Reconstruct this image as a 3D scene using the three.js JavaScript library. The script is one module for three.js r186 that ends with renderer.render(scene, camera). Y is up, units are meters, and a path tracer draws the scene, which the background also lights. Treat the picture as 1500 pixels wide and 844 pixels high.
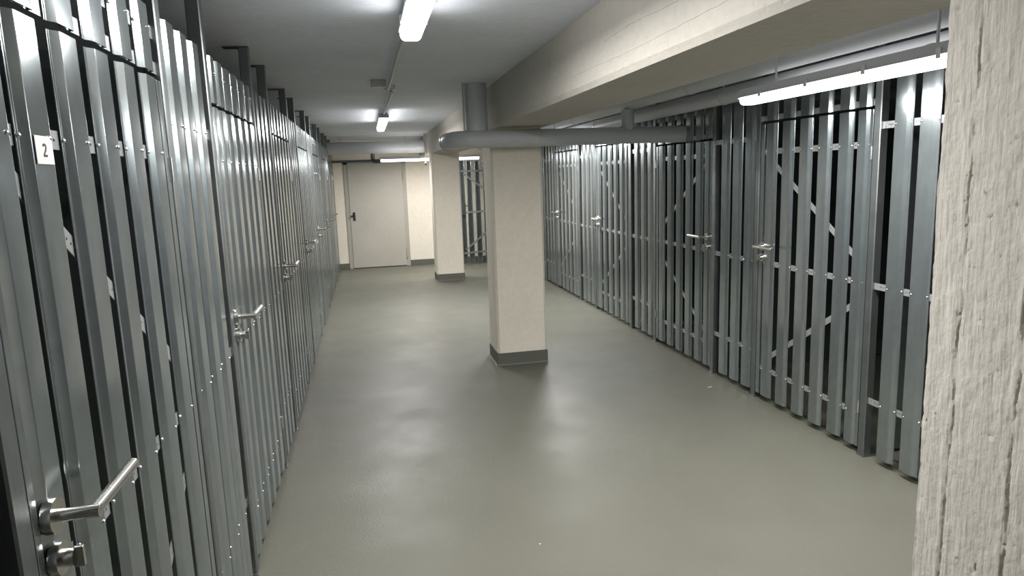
import * as THREE from 'three';
import { RoundedBoxGeometry } from 'three/addons/geometries/RoundedBoxGeometry.js';
import { mergeGeometries, toCreasedNormals } from 'three/addons/utils/BufferGeometryUtils.js';
import { RectAreaLightUniformsLib } from 'three/addons/lights/RectAreaLightUniformsLib.js';
import { FontLoader } from 'three/addons/loaders/FontLoader.js';
import { TextGeometry } from 'three/addons/geometries/TextGeometry.js';

// ------------------------------------------------------------------ camera, light, exposure
const scene = new THREE.Scene();
scene.background = new THREE.Color(0x000000);
const camera = new THREE.PerspectiveCamera(2 * Math.atan(422 / 997.8) * 180 / Math.PI, 1500 / 844, 0.05, 60);
{
  const yaw = 0.2048, pitch = 0.1647, roll = -0.0346;
  const f = new THREE.Vector3(Math.sin(yaw) * Math.cos(pitch), -Math.sin(pitch), -Math.cos(yaw) * Math.cos(pitch));
  const r0 = new THREE.Vector3(Math.cos(yaw), 0, Math.sin(yaw));
  const u0 = r0.clone().cross(f);
  const c = Math.cos(roll), s = Math.sin(roll);
  const r = r0.clone().multiplyScalar(c).addScaledVector(u0, s);
  const u = u0.clone().multiplyScalar(c).addScaledVector(r0, -s);
  camera.position.set(0, 1.65, 0);
  camera.quaternion.setFromRotationMatrix(new THREE.Matrix4().makeBasis(r, u, f.clone().negate()));
  camera.updateMatrixWorld(true);
}
scene.add(camera);
RectAreaLightUniformsLib.init();
const renderer = new THREE.WebGLRenderer({ antialias: true });
renderer.toneMapping = THREE.LinearToneMapping;
renderer.toneMappingExposure = 1.78;
renderer.shadowMap.enabled = true;
const LAMP_COLOR = new THREE.Color().setRGB(1.0, 0.985, 0.975);
const LAMP_DOWN = 76;          // radiance of a lamp's lower face
const LAMP_SIDE = 7;          // radiance of its flanks

// ------------------------------------------------------------------ random numbers and textures
let seed = 12345;
const rnd = () => { seed = (seed * 1664525 + 1013904223) >>> 0; return seed / 4294967296; };
function hash(ix, iy, k) {
  let h = (ix * 374761393 + iy * 668265263 + k * 2147483647) | 0;
  h = Math.imul(h ^ (h >>> 13), 1274126177); h ^= h >>> 16;
  return (h >>> 0) / 4294967296;
}
function vnoise(x, y, px, py, k) {       // value noise, periodic over px by py cells
  const x0 = Math.floor(x), y0 = Math.floor(y), fx = x - x0, fy = y - y0;
  const sx = fx * fx * (3 - 2 * fx), sy = fy * fy * (3 - 2 * fy);
  const m = (a, n) => ((a % n) + n) % n;
  const a = hash(m(x0, px), m(y0, py), k), b = hash(m(x0 + 1, px), m(y0, py), k);
  const c = hash(m(x0, px), m(y0 + 1, py), k), d = hash(m(x0 + 1, px), m(y0 + 1, py), k);
  return a + (b - a) * sx + (c - a) * sy + (a - b - c + d) * sx * sy;
}
function fbm(u, v, nx, ny, oct, k) {
  let s = 0, w = 0.5, t = 0;
  for (let o = 0; o < oct; o++) { s += w * vnoise(u * nx, v * ny, nx, ny, k + o); t += w; w *= 0.5; nx *= 2; ny *= 2; }
  return s / t;
}
function tex(n, fn, srgb, metres) {
  const d = new Uint8Array(n * n * 4);
  for (let j = 0; j < n; j++) for (let i = 0; i < n; i++) {
    const c = fn(i / n, j / n), o = (j * n + i) * 4;
    d[o] = c[0]; d[o + 1] = c[1]; d[o + 2] = c[2]; d[o + 3] = 255;
  }
  const t = new THREE.DataTexture(d, n, n, THREE.RGBAFormat);
  t.wrapS = t.wrapT = THREE.RepeatWrapping; t.magFilter = THREE.LinearFilter; t.minFilter = THREE.LinearMipmapLinearFilter;
  t.generateMipmaps = true; t.colorSpace = srgb ? THREE.SRGBColorSpace : THREE.NoColorSpace;
  t.repeat.set(1 / metres, 1 / metres); t.needsUpdate = true;
  return t;
}
const cl = (x) => Math.max(0, Math.min(255, Math.round(x)));
const grey = (v) => { const g = cl(v); return [g, g, g]; };

// galvanised sheet: faint crystalline spangle and drawn streaks along the length
const galvMap = tex(512, (u, v) => {
  const n = fbm(u, v, 24, 24, 3, 11), p = fbm(u, v, 4, 4, 3, 31), s = fbm(u, v, 60, 3, 2, 57);
  const g = 232 + 16 * (n - 0.5) + 16 * (p - 0.5) + 10 * (s - 0.5);
  return [cl(g - 1), cl(g + 1), cl(g)];
}, true, 0.6);
const galvRough = tex(512, (u, v) => {
  const n = fbm(u, v, 20, 20, 3, 71), p = fbm(u, v, 5, 5, 2, 83), s = fbm(u, v, 70, 2, 2, 91);
  return grey(176 + 26 * (n - 0.5) + 26 * (p - 0.5) + 26 * (s - 0.5));
}, false, 0.6);
const floorMap = tex(1024, (u, v) => {
  const n = fbm(u, v, 5, 5, 4, 101), f = hash(Math.floor(u * 1024), Math.floor(v * 1024), 5);
  const g = 236 + 22 * (n - 0.5) + 10 * (f - 0.5);
  return [cl(g), cl(g), cl(g - 1)];
}, true, 2.6);
const floorBump = tex(1024, (u, v) => grey(128 + 200 * (fbm(u, v, 180, 180, 2, 131) - 0.5)), false, 1.3);
const floorRough = tex(512, (u, v) => grey(190 + 70 * (fbm(u, v, 8, 8, 4, 151) - 0.5)), false, 2.2);
const paintMap = tex(512, (u, v) => {
  const n = fbm(u, v, 4, 4, 4, 171), f = fbm(u, v, 64, 64, 2, 181);
  const g = 240 + 16 * (n - 0.5) + 10 * (f - 0.5);
  return grey(g);
}, true, 1.7);
const plasterBump = tex(512, (u, v) => grey(128 + 90 * (fbm(u, v, 60, 60, 3, 191) - 0.5) + 60 * (fbm(u, v, 8, 8, 3, 192) - 0.5)), false, 0.8);
// board-marked concrete: fine wood grain drawn along one direction, pin holes
const boardBump = tex(1024, (u, v) => {
  const g = fbm(u, v, 6, 90, 4, 211), p = fbm(u, v, 70, 70, 3, 221), h = fbm(u, v, 44, 44, 1, 231);
  return grey(140 + 120 * (g - 0.5) + 70 * (p - 0.5) - (h > 0.86 ? 90 : 0));
}, false, 1.1);

// the same marks at a finer scale, upright, for the rough pillar
const grainBump = tex(1024, (u, v) => {
  const g = fbm(u, v, 90, 10, 4, 241), p = fbm(u, v, 48, 40, 4, 251), h = fbm(u, v, 60, 50, 2, 261);
  return grey(140 + 150 * (g - 0.5) + 150 * (p - 0.5) - 60 * Math.max(0, h - 0.6));
}, false, 0.55);
const lin = (r, g, b) => new THREE.Color().setRGB(r, g, b);
const std = (name, color, roughness, metalness, extra = {}) => Object.assign(new THREE.MeshStandardMaterial({ color, roughness, metalness, ...extra }), { name });
const M = {
  galv: [0, 1, 2].map((k) => std('galvanised_steel_' + k, lin(0.4 + 0.03 * k, 0.44 + 0.03 * k, 0.455 + 0.03 * k), 0.185 + 0.012 * k, 0.84, { map: galvMap })),
  rail: std('galvanised_rail', lin(0.55, 0.57, 0.57), 0.4, 0.7, { roughnessMap: galvRough }),
  post: std('post_steel', lin(0.3, 0.32, 0.325), 0.58, 0.9, { map: galvMap, roughnessMap: galvRough }),
  screw: std('zinc_screw', lin(0.78, 0.79, 0.8), 0.25, 1),
  inox: std('brushed_stainless', lin(0.66, 0.64, 0.6), 0.26, 1),
  floor: std('floor_coating', lin(0.152, 0.15, 0.118), 0.62, 0, { map: floorMap, bumpMap: floorBump, bumpScale: 0.0006, roughnessMap: floorRough }),
  base: std('skirting_coating', lin(0.13, 0.13, 0.11), 0.6, 0, { map: paintMap }),
  wall: std('wall_paint', lin(0.88, 0.81, 0.69), 0.85, 0, { map: paintMap, bumpMap: plasterBump, bumpScale: 0.0015 }),
  ceiling: std('ceiling_paint', lin(0.86, 0.9, 0.97), 0.85, 0, { map: paintMap, bumpMap: plasterBump, bumpScale: 0.0012 }),
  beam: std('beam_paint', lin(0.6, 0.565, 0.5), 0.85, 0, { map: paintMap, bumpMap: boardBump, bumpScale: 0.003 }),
  concrete: std('pillar_paint', lin(0.82, 0.77, 0.68), 0.85, 0, { map: paintMap, bumpMap: grainBump, bumpScale: 0.0022 }),
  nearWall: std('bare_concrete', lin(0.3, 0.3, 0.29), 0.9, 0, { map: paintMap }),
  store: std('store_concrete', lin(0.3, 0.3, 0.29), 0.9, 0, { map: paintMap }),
  pipe: std('pipe_jacket', lin(0.68, 0.7, 0.72), 0.45, 0, { map: paintMap }),
  pipeEnd: std('pipe_end_ring', lin(0.42, 0.42, 0.41), 0.45, 0),
  darkPipe: std('dark_fitting', lin(0.1, 0.105, 0.11), 0.5, 0.2),
  conduit: std('conduit_plastic', lin(0.55, 0.55, 0.53), 0.45, 0),
  doorPaint: std('door_paint', lin(0.5, 0.475, 0.41), 0.5, 0, { map: paintMap }),
  doorFrame: std('door_frame_paint', lin(0.44, 0.415, 0.36), 0.5, 0, { map: paintMap }),
  black: std('black_plastic', lin(0.015, 0.015, 0.015), 0.4, 0),
  housing: std('lamp_housing', lin(0.5, 0.51, 0.52), 0.45, 0),
  clip: std('lamp_clip', lin(0.6, 0.61, 0.62), 0.35, 0.6),
  plate: std('number_plate', lin(0.78, 0.77, 0.73), 0.5, 0),
  ink: std('black_ink', lin(0.012, 0.012, 0.012), 0.6, 0),
  glow: std('lamp_diffuser', lin(0.8, 0.8, 0.8), 0.4, 0, { emissive: LAMP_COLOR, emissiveIntensity: 2.6 }),
};

// ------------------------------------------------------------------ helpers
const taken = {};
function numbered(n) { taken[n] = (taken[n] ?? -1) + 1; return taken[n] ? n + '_' + String(taken[n]).padStart(3, '0') : n; }
function mesh(name, geo, mat, parent) {
  const m = new THREE.Mesh(geo, mat); m.name = name; m.castShadow = m.receiveShadow = true;
  if (parent) parent.add(m);
  return m;
}
function tag(o, label, category, group) { o.userData.label = label; o.userData.category = category; if (group) o.userData.group = group; return o; }
function thing(name, label, category, pos = [0, 0, 0], turn = 0, group) {
  const g = new THREE.Group(); g.name = numbered(name); g.position.set(...pos); g.rotation.y = turn; scene.add(g);
  return tag(g, label, category, group);
}
function struct(name, geo, mat) {
  const m = mesh(numbered(name), geo, mat, scene); m.userData.kind = 'structure'; return m;
}
function metreUV(geo) {      // texture coordinates in metres, by the side each face looks to
  const g = geo.index ? geo.toNonIndexed() : geo, p = g.attributes.position, n = g.attributes.normal, uv = new Float32Array(p.count * 2);
  for (let i = 0; i < p.count; i++) {
    const ax = Math.abs(n.getX(i)), ay = Math.abs(n.getY(i)), az = Math.abs(n.getZ(i));
    let a, b;
    if (ay >= ax && ay >= az) { a = p.getX(i); b = p.getZ(i); } else if (ax >= az) { a = p.getZ(i); b = p.getY(i); } else { a = p.getX(i); b = p.getY(i); }
    uv[2 * i] = a; uv[2 * i + 1] = b;
  }
  g.setAttribute('uv', new THREE.BufferAttribute(uv, 2));
  return g;
}
const box = (x0, x1, y0, y1, z0, z1, r = 0) => {
  const w = Math.abs(x1 - x0), h = Math.abs(y1 - y0), d = Math.abs(z1 - z0);
  const g = r ? new RoundedBoxGeometry(w, h, d, 1, Math.min(r, w / 2.01, h / 2.01, d / 2.01)) : new THREE.BoxGeometry(w, h, d);
  g.translate((x0 + x1) / 2, (y0 + y1) / 2, (z0 + z1) / 2);
  return metreUV(g);
};
const cyl = (a, b, r, seg = 20, r2 = r) => {      // solid cylinder from a to b
  const A = new THREE.Vector3(...a), B = new THREE.Vector3(...b), d = B.clone().sub(A);
  const g = new THREE.CylinderGeometry(r2, r, d.length(), seg);
  g.applyQuaternion(new THREE.Quaternion().setFromUnitVectors(new THREE.Vector3(0, 1, 0), d.clone().normalize()));
  g.translate((A.x + B.x) / 2, (A.y + B.y) / 2, (A.z + B.z) / 2);
  return g.toNonIndexed();
};
const tube = (pts, r, seg = 40, rs = 20) => new THREE.TubeGeometry(new THREE.CatmullRomCurve3(pts.map((p) => new THREE.Vector3(...p)), false, 'catmullrom', 0.3), seg, r, rs).toNonIndexed();
const merge = (list) => mergeGeometries(list.map((g) => { const h = g.index ? g.toNonIndexed() : g; for (const k of Object.keys(h.attributes)) if (!['position', 'normal', 'uv'].includes(k)) h.deleteAttribute(k); return h; }));
function prism(pts, y0, y1, crease = 0.7) {          // closed outline in (u, w) raised from y0 to y1
  const s = new THREE.Shape(pts.map(([u, w]) => new THREE.Vector2(u, -w)));
  const g = new THREE.ExtrudeGeometry(s, { depth: y1 - y0, bevelEnabled: false });
  g.rotateX(-Math.PI / 2); g.translate(0, y0, 0);
  return toCreasedNormals(g, crease);
}

// ------------------------------------------------------------------ the room
const CEIL = 2.37, ZFAR = -13.12, ZNEAR = 3.0, XL = -4.2, XR = 6.4;
const PL = -0.56, PR = 2.66;            // front planes of the two fences
const floor = struct('floor', box(XL, XR, -0.15, 0, ZFAR - 0.2, ZNEAR + 0.2), M.floor);
struct('ceiling', box(XL, XR, CEIL, CEIL + 0.2, ZFAR - 0.2, ZNEAR + 0.2), M.ceiling);
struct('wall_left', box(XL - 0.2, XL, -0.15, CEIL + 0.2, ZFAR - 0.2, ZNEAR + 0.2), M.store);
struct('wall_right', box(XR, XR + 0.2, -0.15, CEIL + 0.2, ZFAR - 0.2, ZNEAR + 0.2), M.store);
struct('wall_back', box(XL, XR, 0, CEIL, ZNEAR, ZNEAR + 0.2), M.nearWall);
struct('wall_left_near', box(PL - 0.2, PL, 0, CEIL, -0.57, ZNEAR), M.nearWall);
struct('wall_right_near', box(PR + 0.12, PR + 0.3, 0, CEIL, -1.3, ZNEAR), M.nearWall);
// far wall, with the opening of the steel door left free
const DX0 = -0.33, DX1 = 0.71, DH = 1.965;
struct('wall_far', merge([
  box(XL, DX0, 0, CEIL, ZFAR - 0.2, ZFAR), box(DX1, XR, 0, CEIL, ZFAR - 0.2, ZFAR), box(DX0, DX1, DH, CEIL, ZFAR - 0.2, ZFAR),
  box(DX0, DX1, 0, DH, ZFAR - 0.2, ZFAR - 0.15)]), M.wall);
struct('baseboard_far', merge([box(PL - 0.05, DX0 - 0.05, 0, 0.105, ZFAR, ZFAR + 0.012, 0.003), box(DX1 + 0.05, 3.0, 0, 0.105, ZFAR, ZFAR + 0.012, 0.003)]), M.base);

// steel door in the far wall
{
  const d = new THREE.Group(); d.name = 'door_1'; d.userData.kind = 'structure'; d.position.set(0, 0, ZFAR); scene.add(d);
  const fr = merge([box(DX0 - 0.05, DX0 + 0.03, 0, DH + 0.05, -0.1, 0.018, 0.004), box(DX1 - 0.03, DX1 + 0.05, 0, DH + 0.05, -0.1, 0.018, 0.004), box(DX0 - 0.05, DX1 + 0.05, DH - 0.03, DH + 0.05, -0.1, 0.018, 0.004)]);
  mesh('door_frame', fr, M.doorFrame, d);
  const leaf = mesh('door_leaf', box(DX0 + 0.022, DX1 - 0.02, 0.012, DH - 0.02, -0.04, 0.03, 0.006), M.doorPaint, d);
  mesh('threshold_gap', box(DX0 + 0.03, DX1 - 0.03, 0.001, 0.012, -0.09, 0.01), M.black, d);
  mesh('lever_plate', box(DX0 + 0.07, DX0 + 0.115, 0.9, 1.06, 0.03, 0.038, 0.012), M.black, leaf);
  mesh('lever', merge([cyl([DX0 + 0.093, 1.0, 0.03], [DX0 + 0.093, 1.0, 0.085], 0.012), cyl([DX0 + 0.093, 1.0, 0.078], [DX0 + 0.03, 0.99, 0.078], 0.012)]), M.black, leaf);
  for (const [y0, y1] of [[1.61, 1.78], [0.16, 0.33]]) mesh('hinge', cyl([DX1 - 0.012, y0, 0.036], [DX1 - 0.012, y1, 0.036], 0.013), M.doorFrame, d);
}

// beam with a chamfered lower edge
const BX0 = 1.04, BX1 = 1.48, BY = 2.03;
{
  const s = new THREE.Shape([[BX0, CEIL], [BX0, BY + 0.026], [BX0 + 0.012, BY], [BX1 - 0.012, BY], [BX1, BY + 0.012], [BX1, CEIL]].map(([x, y]) => new THREE.Vector2(x, y)));
  const g = new THREE.ExtrudeGeometry(s, { depth: ZNEAR - ZFAR, bevelEnabled: false }); g.translate(0, 0, ZFAR);
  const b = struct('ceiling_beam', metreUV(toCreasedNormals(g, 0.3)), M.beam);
  // raised fins where the formwork boards met, running along the beam's aisle face
  for (const [y, z0, z1] of [[2.115, -1.2, -3.4], [2.2, -2.0, -2.9], [2.155, -3.5, -4.1], [2.1, -3.9, -4.6], [2.26, -1.3, -2.2]]) {
    const pts = []; for (let k = 0; k <= 40; k++) { const t = k / 40; pts.push([BX0 + 0.0005, y + 0.004 * (rnd() - 0.5) + 0.006 * Math.sin(t * 7 + y * 30), z0 + (z1 - z0) * t]); }
    const g2 = tube(pts, 0.0018, 80, 5);
    mesh('formwork_fin', g2, M.concrete, b);
  }
}

// pillars: two plain ones further off and the rough one beside the camera
function pillar(z0, z1) {
  const c = 0.018, o = [[BX0 + c, -z0], [BX1 - c, -z0], [BX1, -z0 + c], [BX1, -z1 - c], [BX1 - c, -z1], [BX0 + c, -z1], [BX0, -z1 - c], [BX0, -z0 + c]];
  const g = prism(o.map(([x, w]) => [x, -w]), 0.11, BY);
  const p = struct('pillar', metreUV(g), M.wall);
  const e = 0.005, o2 = [[BX0 - e, -z0 - e], [BX1 + e, -z0 - e], [BX1 + e, -z1 + e], [BX0 - e, -z1 + e]];
  mesh('skirting', prism(o2.map(([x, w]) => [x, -w]), 0, 0.112), M.base, p);
  // coved foot where the floor coating turns up
  const cove = [];
  const q = (ax, az, bx, bz, nx, nz) => {
    const r = 0.014, list = [];
    for (let k = 0; k < 4; k++) {
      const a0 = k / 4 * Math.PI / 2, a1 = (k + 1) / 4 * Math.PI / 2;
      const P = (a) => [r * (1 - Math.sin(a)), r * (1 - Math.cos(a))];
      const [d0, h0] = P(a0), [d1, h1] = P(a1);
      const v = (x, z, d, h) => [x + nx * d, h + 0.0005, z + nz * d];
      const A = v(ax, az, d0, h0), B = v(bx, bz, d0, h0), C = v(bx, bz, d1, h1), D = v(ax, az, d1, h1);
      list.push(...A, ...B, ...C, ...A, ...C, ...D);
    }
    const g3 = new THREE.BufferGeometry(); g3.setAttribute('position', new THREE.Float32BufferAttribute(list, 3)); g3.computeVertexNormals();
    cove.push(metreUV(g3));
  };
  q(BX0 - e, z0 + e, BX1 + e, z0 + e, 0, 1); q(BX0 - e, z1 - e, BX0 - e, z0 + e, -1, 0); q(BX1 + e, z0 + e, BX1 + e, z1 - e, 1, 0);
  mesh('coved_foot', merge(cove), M.floor, p);
  return p;
}
pillar(-5.69, -6.09); pillar(-10.85, -11.27);
{
  // rough board-marked pillar: real relief, grain running upwards, torn seams between the boards
  const z0 = -0.62, z1 = -1.085, w = BX1 - BX0, d = z0 - z1, h = BY;
  const g = new THREE.BoxGeometry(w, h, d, 8, 560, 230).toNonIndexed(); g.translate(BX0 + w / 2, h / 2, (z0 + z1) / 2);
  const p = g.attributes.position, n = g.attributes.normal;
  const seams = [0.06, 0.28, 0.404];
  const relief = (s, y) => {
    let v = 0.0016 * (fbm(s / 1.2 + 3, y / 4, 150, 40, 4, 301) - 0.5) + 0.0022 * (fbm(s / 1.2, y / 4, 60, 160, 3, 311) - 0.5) + 0.003 * (fbm(s / 1.2, y / 4, 8, 14, 3, 321) - 0.5);
    for (let k = 0; k < seams.length; k++) {
      const off = s - seams[k] - 0.012 * (fbm(0.3, y / 4, 4, 40, 4, 331 + k) - 0.5) - 0.004 * (fbm(0.3, y / 4, 4, 300, 2, 341 + k) - 0.5);
      const str = fbm(0.7, y / 4, 4, 60, 3, 351 + k);
      v -= 0.0062 * Math.max(0.1, str - 0.25) * 2 * Math.exp(-off * off / (0.0016 * 0.0016)) - 0.0016 * str * Math.exp(-(off - 0.007) * (off - 0.007) / (0.005 * 0.005));
    }
    const hole = fbm(s / 1.2, y / 4, 120, 400, 2, 371);
    if (hole > 0.82) v -= 0.008 * (hole - 0.82) * 4;
    return v;
  };
  for (let i = 0; i < p.count; i++) {
    const x = p.getX(i), y = p.getY(i), z = p.getZ(i);
    const cornerL = x < BX0 + 1e-4;
    const dx = cornerL ? -relief(z1 - z + 0.47, y) : x > BX1 - 1e-4 ? relief(z - z1 + 0.1, y) : 0;
    const dz = Math.abs(z - z1) < 1e-4 ? -relief(x * 0.3 + 0.6, y) - 0.003 * (fbm(0.2, y / 4, 4, 120, 3, 391) - 0.5) * (cornerL ? 2 : 1) : Math.abs(z - z0) < 1e-4 ? relief(x * 0.3 + 0.9, y) : 0;
    p.setXYZ(i, x + dx, y, z + dz);
  }
  const uv = metreUV(g); uv.computeVertexNormals();
  struct('pillar', toCreasedNormals(uv, 1.2), M.concrete);
}
// dividing sheets between the stores, and the floor strips they stand on
for (let i = 0; i < 7; i++) struct('wall_divider', box(XL, PL - 0.12, 0.02, 2.15, -1.136 - 1.74 * i - 0.012, -1.136 - 1.74 * i + 0.012), M.galv[0]);
for (let i = 0; i < 6; i++) struct('wall_divider', box(PR + 0.12, XR, 0.02, 2.15, -3.199 - 1.737 * i - 0.012, -3.199 - 1.737 * i + 0.012), M.galv[0]);

// chips of pale paint on the floor coating
for (const [x, z, l, w, a] of [[2.471, -4.593, 0.045, 0.012, 0.1], [0.664, -2.77, 0.008, 0.006, 0.5]]) {
  const sh = new THREE.Shape(); for (let k = 0; k < 10; k++) { const t = k / 10 * Math.PI * 2, r = 0.7 + 0.5 * rnd(); sh[k ? 'lineTo' : 'moveTo'](l / 2 * r * Math.cos(t), w / 2 * r * Math.sin(t)); }
  const g = new THREE.ExtrudeGeometry(sh, { depth: 0.0004, bevelEnabled: false }); g.rotateX(-Math.PI / 2); g.rotateY(a); g.translate(x, 0, z);
  mesh('paint_chip', g, M.plate, floor);
}
// ------------------------------------------------------------------ fence pieces
const TOP = 2.15, FOOT = 0.04, SW = 0.114;
function slatProfile(w, s) {            // near flange, rising web with a soft bend, broad face, far return; s mirrors it
  const pts = [[0, -0.0105], [0.003, -0.012], [0.0085, -0.012], [0.0097, -0.0108], [0.0113, -0.0108], [0.0125, -0.012], [0.0165, -0.012]];
  const bend = (cx, cy, r, a0, a1, n) => { for (let k = 0; k <= n; k++) { const a = a0 + (a1 - a0) * k / n; pts.push([cx + r * Math.cos(a), cy + r * Math.sin(a)]); } };
  bend(0.035, -0.006, 0.006, Math.PI * 0.72, Math.PI * 0.5, 6);
  bend(w - 0.004, -0.004, 0.004, Math.PI * 0.5, 0, 6);
  pts.push([w, -0.0115]);
  const t = 0.0016, back = [];
  for (let k = pts.length - 1; k >= 0; k--) {
    const a = pts[Math.max(0, k - 1)], b = pts[Math.min(pts.length - 1, k + 1)];
    const dx = b[0] - a[0], dy = b[1] - a[1], l = Math.hypot(dx, dy);
    back.push([pts[k][0] + dy / l * t, pts[k][1] - dx / l * t]);
  }
  const all = [...pts, ...back].map(([u, v]) => [s * u, v]);
  return s > 0 ? all.reverse() : all;
}
const slatCache = {};
function slatGeo(s, w, y0, y1) {
  const k = [s, w.toFixed(3), y0.toFixed(3), y1.toFixed(3)].join();
  return slatCache[k] ??= prism(slatProfile(w, s), y0, y1, 0.13);
}
function addSlat(parent, s, d, w, y0, y1) {
  const m = mesh('slat', slatGeo(s, w, y0, y1), M.galv[Math.floor(rnd() * 3)], parent);
  m.position.x = s * d; m.position.z = 0.0015 * (rnd() - 0.5);
  return m;
}
function railGeo(s, d0, d1, y, hgt, gaps, w0 = -0.0138, t = 0.0026) {    // perforated flat bar
  const sh = new THREE.Shape(); const a = Math.min(s * d0, s * d1), b = Math.max(s * d0, s * d1);
  sh.moveTo(a, y - hgt / 2); sh.lineTo(b, y - hgt / 2); sh.lineTo(b, y + hgt / 2); sh.lineTo(a, y + hgt / 2); sh.closePath();
  for (const gd of gaps) for (const k of [-1, 0, 1]) {
    const h = new THREE.Path(); h.absellipse(s * (gd + k * 0.011), y, 0.0035, 0.0035, 0, Math.PI * 2, true); sh.holes.push(h);
  }
  const g = new THREE.ExtrudeGeometry(sh, { depth: t, bevelEnabled: false, curveSegments: 6 }); g.translate(0, 0, w0 - t);
  return g;
}
function braceGeo(s, d0, y0, d1, y1, hgt = 0.035) {
  const L = Math.hypot(d1 - d0, y1 - y0), sh = new THREE.Shape();
  sh.moveTo(0, -hgt / 2); sh.lineTo(L, -hgt / 2); sh.lineTo(L, hgt / 2); sh.lineTo(0, hgt / 2); sh.closePath();
  for (let k = 0; k < Math.floor(L / 0.02) - 1; k++) { if (k % 4 === 3) continue; const h = new THREE.Path(); h.absellipse(0.02 + k * 0.02, 0, 0.0032, 0.0032, 0, Math.PI * 2, true); sh.holes.push(h); }
  const g = new THREE.ExtrudeGeometry(sh, { depth: 0.003, bevelEnabled: false, curveSegments: 5 });
  g.rotateZ(Math.atan2(y1 - y0, s * (d1 - d0))); g.translate(s * d0, y0, -0.0168);
  return g;
}
const screwBase = new THREE.SphereGeometry(0.0055, 7, 3, 0, Math.PI * 2, 0, Math.PI / 2); screwBase.rotateX(Math.PI / 2);
function screws(parent, s, list) {      // pan-head screws at the crossings of slats and rails
  const m = mesh('screw_heads', merge(list.map(([d, y, w]) => screwBase.clone().translate(s * d, y, w))), M.screw, parent);
  m.userData.kind = 'stuff';
}
const at = (side, z) => [side < 0 ? PL : PR, 0, z];
const turn = (side) => (side < 0 ? Math.PI / 2 : -Math.PI / 2);
const dirOf = (side) => (side < 0 ? 1 : -1);   // sign of local x along the depth of the room

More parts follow.
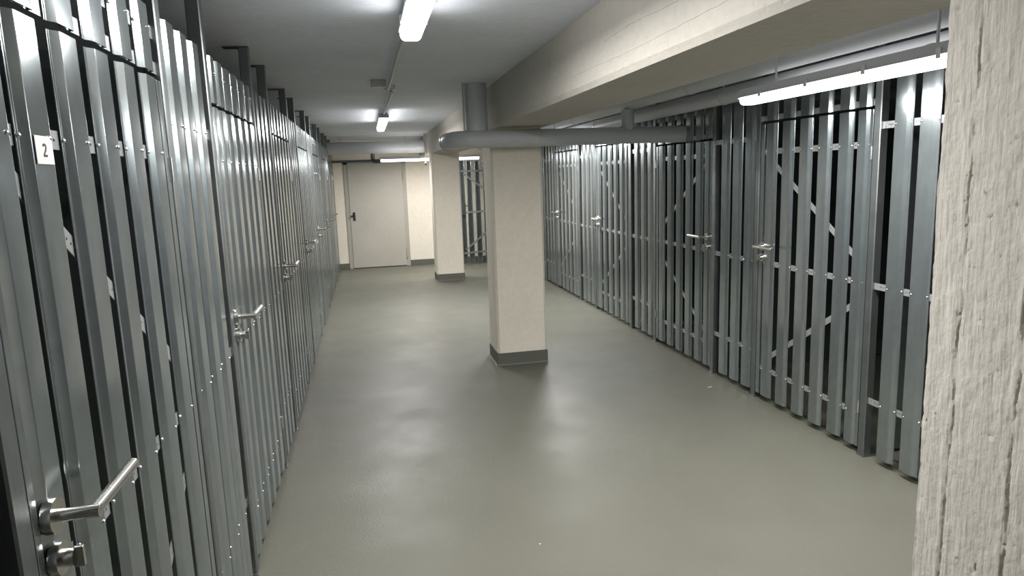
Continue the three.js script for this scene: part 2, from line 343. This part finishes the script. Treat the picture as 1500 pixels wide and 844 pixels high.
function post(side, z, label) {
  const o = thing('steel_post', label, 'post', at(side, z), turn(side), 'ceiling-high fence posts');
  const a = 0.025, c = 0.004;
  const outer = [[-a + c, 0], [a - c, 0], [a, -c], [a, -0.05 + c], [a - c, -0.05], [-a + c, -0.05], [-a, -0.05 + c], [-a, -c]];
  mesh('shaft', prism(outer, 0.004, CEIL - 0.004), M.post, o);
  mesh('foot_plate', box(-0.03, 0.03, 0, 0.006, -0.13, 0.004, 0.002), M.post, o);
  mesh('head_plate', box(-0.03, 0.03, CEIL - 0.006, CEIL, -0.13, 0.004, 0.002), M.post, o);
  return o;
}
const DOOR_SLATS = [[0.05, 0.095], [0.185, SW], [0.365, SW], [0.545, SW], [0.727, SW], [0.909, SW]];
const GAPS = [0.165, 0.332, 0.512, 0.693, 0.875];
function door(side, pz, handleNear, cut, label, opened) {
  const s = dirOf(side);
  // the group stands at the hinge foot so that the leaf can swing
  const hd = handleNear ? 1.098 : 0.03;
  const o = thing('slatted_door', label, 'door', at(side, pz - hd), turn(side), 'slatted store doors');
  o.userData.kind = 'thing';
  if (opened) o.rotation.y += opened;
  const P = (geo) => { geo = geo.clone(); geo.translate(-s * hd, 0, 0); return geo; };
  const y1 = cut - 0.008;
  for (const [d, w] of DOOR_SLATS) { const sl = addSlat(o, s, d - hd, w, FOOT, y1); sl.name = 'slat'; }
  for (const [a, b] of [[0.034, 0.056], [1.05, 1.092]])
    mesh('stile', P(box(s * a, s * b, FOOT, y1, -0.03, -0.0045, 0.002)), M.galv[0], o);
  const rails = [1.745, 0.99, 0.235], sc = [];
  for (const y of rails) mesh('rail', P(railGeo(s, 0.035, 1.09, y, 0.036, GAPS)), M.rail, o);
  for (const y of rails) for (const [d, w] of DOOR_SLATS) { sc.push([d - hd + 0.012, y, -0.0118]); sc.push([d - hd + w - 0.012, y, -0.001]); }
  screws(o, s, sc);
  const hs = handleNear ? 0.12 : 1.0, fs = handleNear ? 1.0 : 0.12;        // handle side, hinge side
  mesh('brace', P(braceGeo(s, hs, 1.70, fs, 1.12)), M.rail, o);
  mesh('brace', P(braceGeo(s, fs, 0.86, hs, 0.3)), M.rail, o);
  // lever set
  const hp = handleNear ? 0.085 : 1.03, q = handleNear ? 1 : -1;
  const X = (d) => s * (d - hd);
  const hy = 1.105;
  const lv = mesh('door_handle', merge([cyl([X(hp), hy, 0.01], [X(hp), hy, 0.078], 0.0112, 20), cyl([X(hp - q * 0.0), hy, 0.0675], [X(hp + q * 0.205), hy, 0.0675], 0.0112, 20),
    new THREE.SphereGeometry(0.0112, 14, 10).translate(X(hp), hy, 0.0675), new THREE.SphereGeometry(0.0112, 14, 10).scale(0.35, 1, 1).translate(X(hp + q * 0.205), hy, 0.0675)]), M.inox, o);
  const rose = cyl([X(hp), hy, -0.004], [X(hp), hy, 0.012], 0.031, 32);
  mesh('rosette', rose, M.inox, lv);
  mesh('lock_rosette', cyl([X(hp), hy - 0.078, -0.004], [X(hp), hy - 0.078, 0.011], 0.029, 28), M.inox, lv);
  mesh('thumb_turn', merge([cyl([X(hp), hy - 0.078, 0.01], [X(hp), hy - 0.078, 0.03], 0.016, 22), box(X(hp) - 0.005, X(hp) + 0.005, hy - 0.097, hy - 0.059, 0.028, 0.044, 0.003)]), M.inox, lv);
  mesh('lock_case', P(box(s * (hp - 0.05), s * (hp + 0.04), hy - 0.16, hy + 0.06, -0.04, -0.018, 0.002)), M.post, o);
  mesh('latch', P(box(s * (handleNear ? 0.026 : 1.09), s * (handleNear ? 0.036 : 1.0995), hy - 0.008, hy + 0.008, -0.02, -0.006, 0.002)), M.screw, o);
  // hinges
  const hx = handleNear ? 1.0925 : 0.0335;
  for (const y of [1.7, 0.28]) mesh('hinge', P(cyl([s * hx, y - 0.035, -0.002], [s * hx, y + 0.035, -0.002], 0.0065, 12)), M.screw, o);
  return o;
}
function header(side, pz, cut, label, hole) {
  const s = dirOf(side), o = thing('header_panel', label, 'panel', at(side, pz), turn(side), 'slatted panels over the doors');
  for (const [d, w] of DOOR_SLATS) {
    const hit = hole && d < hole[1] && d + w > hole[0];
    addSlat(o, s, d, w, hit && !hole[2] ? 2.02 : cut + 0.008, hit && hole[2] ? hole[2] : TOP);
  }
  for (const [a, b] of hole && hole[2] ? [[0.026, hole[0]], [hole[1], 1.1]] : [[0.026, 1.1]]) mesh('rail', railGeo(s, a, b, 2.09, 0.036, GAPS.filter((g) => g > a + 0.02 && g < b - 0.02)), M.rail, o);
  for (const [a, b] of hole && !hole[2] ? [[0.026, hole[0]], [hole[1], 1.1]] : [[0.026, 1.1]]) mesh('rail', railGeo(s, a, b, cut + 0.028, 0.034, []), M.rail, o);
  const sc = [];
  for (const [d, w] of DOOR_SLATS) if (!(hole && hole[2] && d < hole[1] && d + w > hole[0])) { sc.push([d + 0.012, 2.09, -0.0118]); sc.push([d + w - 0.012, 2.09, -0.001]); }
  screws(o, s, sc);
  return o;
}
function fixed(side, pnext, offs, label) {      // offs: far edges of the slats, measured back from the next post
  const s = dirOf(side), o = thing('fence_panel', label, 'panel', at(side, pnext), turn(side), 'narrow slatted panels between the posts');
  const near = Math.max(...offs) + SW, sc = [], gaps = [];
  for (let k = 0; k < offs.length; k++) {
    addSlat(o, s, -offs[k] - SW, SW, FOOT, TOP);
    gaps.push(k ? -offs[k] + 0.026 : -offs[k] + 0.04);
    for (const y of [1.84, 0.985, 0.335]) { sc.push([-offs[k] - SW + 0.012, y, -0.0118]); sc.push([-offs[k] - 0.012, y, -0.001]); }
  }
  for (const y of [1.84, 0.985, 0.335]) mesh('rail', railGeo(s, -near, -0.026, y, 0.036, gaps), M.rail, o);
  screws(o, s, sc);
  return o;
}
const OFF = [0.122, 0.287, 0.452];
const ORD = ['first', 'second', 'third', 'fourth', 'fifth', 'sixth', 'seventh', 'eighth'];

// left fence
for (let i = -1; i < 7; i++) {
  const pz = -1.136 - 1.74 * i, w = ORD[i + 1];
  if (i >= 0) {
    post(-1, pz, i === 0 ? 'steel post at the lock side of the door numbered 2, lower left corner' : `${i === 1 ? 'tall dark steel post right after the nearest fixed panel' : `grey steel post before the ${ORD[i]} handle`} of the left fence`);
    door(-1, pz, true, 1.962, i === 0 ? 'slatted steel door with number plate 2 and large lever handle, nearest on the left' : `slatted galvanised door on the left, ${ORD[i]} along from the camera`);
    header(-1, pz, 1.962, i === 0 ? 'short slatted panel above the door numbered 2' : `short slatted panel above the ${ORD[i]} door of the left fence`, i === 6 ? [0.41, 0.64, 2.07] : null);
    const fz = pz - 1.125;
    post(-1, fz, i === 0 ? 'steel post at the hinge side of the door numbered 2' : `steel post at the hinge side of the ${ORD[i]} door in the left fence`);
  }
  // fixed panel in front of the next post
  if (i === -1) fixed(-1, -1.136, OFF, 'slatted fixed panel at the extreme left edge, nearer than the door numbered 2');
  else if (i < 6) fixed(-1, pz - 1.74, OFF, i === 0 ? 'fixed panel of three slats between the first and second doors on the left' : `fixed panel of three slats between the ${ORD[i]} and ${ORD[i + 1]} doors on the left`);
  else fixed(-1, ZFAR + 0.01, [0.02, 0.185], 'last fixed panel of the left fence, against the far wall');
}
// right fence
for (let i = -1; i < 6; i++) {
  const pz = -3.199 - 1.737 * i;
  const nth = ['', 'nearest visible', 'second', 'third', 'fourth', 'fifth', 'sixth'][i + 1];
  const cut = i === 1 ? 1.868 : 1.937;
  if (i >= 0) {
    post(1, pz, i === 0 ? 'steel post nearest to the rough pillar in the right fence' : `steel post at the near side of the ${nth} door in the right fence`);
    if (i < 5) door(1, pz, i === 1, cut, i === 0 ? 'slatted steel door nearest to the rough pillar on the right' : i === 1 ? 'slatted door on the right under the end of the thick cross pipe' : `slatted galvanised door on the right, ${nth} along from the rough pillar`);
    else door(1, pz, true, cut, 'store door standing open at the far end, its rails and braces showing', -1.15);
    header(1, pz, cut, i === 1 ? 'slatted panel pierced by the thick cross pipe' : i === 0 ? 'short slatted panel above the right door nearest to the rough pillar' : `short slatted panel above the ${nth} door of the right fence`, i === 1 ? [0.48, 0.61] : null);
    post(1, pz - 1.125, i === 0 ? 'slim steel post at the lock side of the door nearest the rough pillar' : `slim steel post at the far side of the ${nth} door in the right fence`);
  }
  if (i < 5) fixed(1, pz - 1.737, OFF, i === -1 ? 'fixed slatted panel half hidden by the rough pillar on the right' : `fixed panel of three slats between the ${ORD[i]} and ${ORD[i + 1]} doors on the right`);
}
// number plate on the nearest door
{
  const font = await new FontLoader().loadAsync('fonts/droid/droid_sans_bold.typeface.json');
  const o = thing('number_plate', 'small white plate with a black 2 on the nearest left door', 'sign', [PL + 0.0012, 1.697, -1.136 - 0.257], Math.PI / 2);
  mesh('plate', box(-0.034, 0.034, 0, 0.05, 0, 0.0016, 0.0006), M.plate, o);
  const g = new TextGeometry('2', { font, size: 0.024, depth: 0.0004, curveSegments: 6 }); g.computeBoundingBox();
  const b = g.boundingBox; g.translate(-(b.min.x + b.max.x) / 2, 0.025 - (b.min.y + b.max.y) / 2, 0.0016);
  mesh('digit', g, M.ink, o);
}

// ------------------------------------------------------------------ lamps
// a sealed strip lamp, its length along local z, its lower face at local y = 0
function lamp(label, [x, y, z], len, turnY, hang) {
  const o = thing('strip_lamp', label, 'lamp', [x, y, z], turnY, 'sealed strip lamps');
  const L = len / 2, W = 0.052;
  const body = new THREE.Shape([[-W, 0.04], [W, 0.04], [W, 0.052], [W * 0.75, 0.085], [-W * 0.75, 0.085], [-W, 0.052]].map(([a, b]) => new THREE.Vector2(a, b)));
  const hg = new THREE.ExtrudeGeometry(body, { depth: len, bevelEnabled: false }); hg.translate(0, 0, -L);
  mesh('housing', hg, M.housing, o);
  const ds = new THREE.Shape(); ds.moveTo(-W * 0.94, 0.042); ds.lineTo(-W * 0.9, 0.02); ds.quadraticCurveTo(-W * 0.8, 0, -W * 0.45, 0); ds.lineTo(W * 0.45, 0); ds.quadraticCurveTo(W * 0.8, 0, W * 0.9, 0.02); ds.lineTo(W * 0.94, 0.042); ds.closePath();
  const dg = new THREE.ExtrudeGeometry(ds, { depth: len - 0.06, bevelEnabled: true, bevelThickness: 0.022, bevelSize: 0.012, bevelOffset: -0.012, bevelSegments: 4, curveSegments: 6 }); dg.translate(0, 0, -L + 0.03);
  mesh('diffuser', toCreasedNormals(dg, 0.6), M.glow, o);
  for (const k of [-1, 1]) mesh('end_cap', box(-W * 0.95, W * 0.95, 0.034, 0.07, k * (L - 0.004), k * (L + 0.012), 0.005), M.housing, o);
  for (const a of [-0.36, -0.12, 0.12, 0.36]) for (const k of [-1, 1]) mesh('clip', box(k * (W - 0.003), k * (W + 0.005), 0.026, 0.064, a * len - 0.011, a * len + 0.011, 0.002), M.clip, o);
  for (const a of [-0.32, 0.32]) mesh('hanger', merge([cyl([0, 0.084, a * len], [0, hang, a * len], 0.006, 10), box(-0.035, 0.035, 0.083, 0.089, a * len - 0.014, a * len + 0.014, 0.001)]), M.clip, o);
  const lights = [[0, -0.004, 0.09, LAMP_DOWN, 'down'], [W + 0.008, 0.02, 0.04, LAMP_SIDE, 'px'], [-W - 0.008, 0.02, 0.04, LAMP_SIDE, 'nx']];
  o.updateMatrixWorld(true);
  for (const [lx, ly, w, inten, face] of lights) {
    const r = new THREE.RectAreaLight(LAMP_COLOR, inten, face === 'down' ? w : len - 0.08, face === 'down' ? len - 0.08 : w);
    r.position.copy(o.localToWorld(new THREE.Vector3(lx, ly, 0)));
    const tgt = face === 'down' ? [0, -1, 0] : face === 'px' ? [1, 0.2, 0] : [-1, 0.2, 0];
    r.rotation.set(0, 0, 0);
    const q0 = new THREE.Quaternion().setFromRotationMatrix(new THREE.Matrix4().lookAt(new THREE.Vector3(0, 0, 0), new THREE.Vector3(...tgt), face === 'down' ? new THREE.Vector3(0, 0, -1) : new THREE.Vector3(0, 1, 0)));
    r.quaternion.copy(o.quaternion).multiply(q0);
    r.name = 'lamp_light'; scene.add(r);
  }
  return o;
}
lamp('glowing strip lamp cut off by the top edge of the picture', [0.24, 2.245, -2.38], 1.6, 0, CEIL - 2.245);
lamp('small glowing strip lamp hung further down the left aisle', [0.24, 2.245, -8.2], 1.6, 0, CEIL - 2.245);
lamp('bright strip lamp hanging along the right aisle by the rough pillar', [2.1, 1.985, -2.75], 1.6, 0, CEIL - 1.985);
lamp('strip lamp of the right aisle hidden above the thick cross pipe', [2.1, 1.985, -8.0], 1.6, 0, CEIL - 1.985);
lamp('strip lamp hung crosswise under the beam before the far wall', [1.1, 1.93, -11.65], 1.66, Math.PI / 2, BY - 1.93);

// ------------------------------------------------------------------ pipes and conduits
{
  const o = thing('drain_pipe', 'thick grey jacketed pipe crossing in front of the middle pillar', 'pipe', [0, 0, -5.47]);
  const R = 0.069;
  mesh('cross_run', merge([tube([[0.7, 1.938, -0.36], [0.705, 1.938, -0.2], [0.735, 1.938, -0.075], [0.84, 1.938, 0], [1.05, 1.938, 0], [1.9, 1.94, 0], [2.8, 1.942, 0]], R, 90, 28)]), M.pipe, o);
  mesh('end_cap', merge([new THREE.SphereGeometry(R, 24, 14).scale(1, 1, 0.35).translate(0.7, 1.938, -0.36), cyl([0.7, 1.938, -0.30], [0.7, 1.938, -0.36], R + 0.004, 28)]), M.pipeEnd, o);
  mesh('riser', cyl([0.905, 1.93, -0.06], [0.905, CEIL, -0.06], 0.088, 32), M.pipe, o);
  mesh('branch', cyl([2.166, 1.93, 0], [2.166, 2.149, 0], 0.053, 24), M.pipe, o);
  mesh('sleeve', cyl([1.32, 1.9386, 0], [1.42, 1.9389, 0], R + 0.003, 28), M.pipe, o);
}
for (const [x, w] of [[0.795, 'left'], [0.818, 'right']])
  tag(mesh(numbered('conduit'), tube([[x, CEIL, -5.455 - 0.03 * (x - 0.795) / 0.023], [x, 2.2, -5.455 - 0.03 * (x - 0.795) / 0.023], [x, 2.0, -5.455 - 0.03 * (x - 0.795) / 0.023]], 0.008, 12, 10), M.conduit, scene), `${w} one of two thin light conduits beside the thick riser`, 'conduit');
{
  const o = thing('service_pipe', 'long grey pipe under the ceiling just behind the beam, right aisle', 'pipe', [2.19, 2.205, 0]);
  mesh('run', cyl([0, 0, 0.9], [0, 0, ZFAR + 0.01], 0.06, 28), M.pipe, o);
  for (const z of [-1.2, -4.4, -7.0, -9.8]) mesh('pipe_clamp', merge([cyl([0, 0, z - 0.014], [0, 0, z + 0.014], 0.064, 28), cyl([0, 0.06, z], [0, CEIL - 2.205, z], 0.006, 8)]), M.clip, o);
  const p = thing('service_pipe', 'lower grey pipe along the top of the right fence', 'pipe', [2.44, 2.13, 0]);
  mesh('run', cyl([0, 0, 0.9], [0, 0, ZFAR + 0.01], 0.056, 28), M.pipe, p);
  for (const z of [-1.2, -4.4, -7.0, -9.8]) mesh('pipe_clamp', merge([cyl([0, 0, z - 0.014], [0, 0, z + 0.014], 0.06, 28), cyl([0, 0.056, z], [0, CEIL - 2.13, z], 0.006, 8)]), M.clip, p);
}
{
  const o = thing('cross_duct', 'thick grey pipe across the ceiling in front of the far wall', 'pipe', [0, 2.185, -12.1]);
  mesh('run', cyl([-2.0, 0, 0], [BX0, 0, 0], 0.104, 32), M.pipe, o);
  for (const x of [-0.35, 0.72]) mesh('pipe_clamp', merge([cyl([x - 0.015, 0, 0], [x + 0.015, 0, 0], 0.108, 32), cyl([x, 0.1, 0], [x, CEIL - 2.185, 0], 0.007, 8)]), M.clip, o);
}
tag(mesh(numbered('drop_pipe'), tube([[0.16, 2.09, -12.1], [0.16, 2.02, -12.1], [0.163, 1.975, -12.08], [0.19, 1.955, -12.02], [0.26, 1.95, -11.86], [0.285, 1.96, -11.7]], 0.035, 30, 14), M.darkPipe, scene), 'short dark elbow pipe left of the far crosswise lamp', 'pipe');
tag(mesh(numbered('conduit'), cyl([PL, 1.992, ZFAR + 0.03], [0.55, 1.992, ZFAR + 0.03], 0.022, 12), M.darkPipe, scene), 'dark pipe along the far wall above the beige door', 'pipe');
{
  const o = thing('drop_rod', 'thin vertical rod with a small head at the end of the far lamp', 'rod', [1.0, 1.86, -11.45]);
  mesh('rod', cyl([0, 0.02, 0], [0, CEIL - 1.86, 0], 0.008, 10), M.clip, o);
  mesh('head', new THREE.SphereGeometry(0.022, 14, 10).translate(0, 0.012, 0), M.darkPipe, o);
}
// conduit hung between the lamps of the left aisle
{
  const y = 2.325;
  const o = thing('hanging_conduit', 'thin pale conduit hung between the two left aisle lamps', 'conduit', [0.23, y, 0]);
  mesh('run', cyl([0, 0, -3.19], [-0.01, 0, -5.35], 0.011, 12), M.conduit, o);
  mesh('run', tube([[-0.01, 0, -5.35], [-0.01, 0, -5.55], [0.022, 0, -5.6], [0.026, 0, -5.8], [0.012, 0, -7.3], [0.01, -0.012, -7.39]], 0.011, 40, 10), M.conduit, o);
  mesh('bracket', merge([cyl([-0.03, 0.012, -5.55], [-0.03, CEIL - y, -5.55], 0.005, 8), cyl([0.04, 0.012, -5.55], [0.04, CEIL - y, -5.55], 0.005, 8), box(-0.04, 0.05, 0.01, 0.018, -5.565, -5.535, 0.002)]), M.clip, o);
  for (const z of [-4.2, -6.6]) mesh('hanger', cyl([0.0, 0.01, z], [0.0, CEIL - y, z], 0.004, 8), M.clip, o);
  const j = thing('junction_box', 'small square junction box on the ceiling between the left aisle lamps', 'junction box', [0.145, CEIL - 0.05, -5.3]);
  mesh('case', box(-0.055, 0.055, 0.004, 0.05, -0.055, 0.055, 0.008), M.conduit, j);
  mesh('lid', box(-0.05, 0.05, 0, 0.006, -0.05, 0.05, 0.003), M.housing, j);
}
renderer.render(scene, camera);
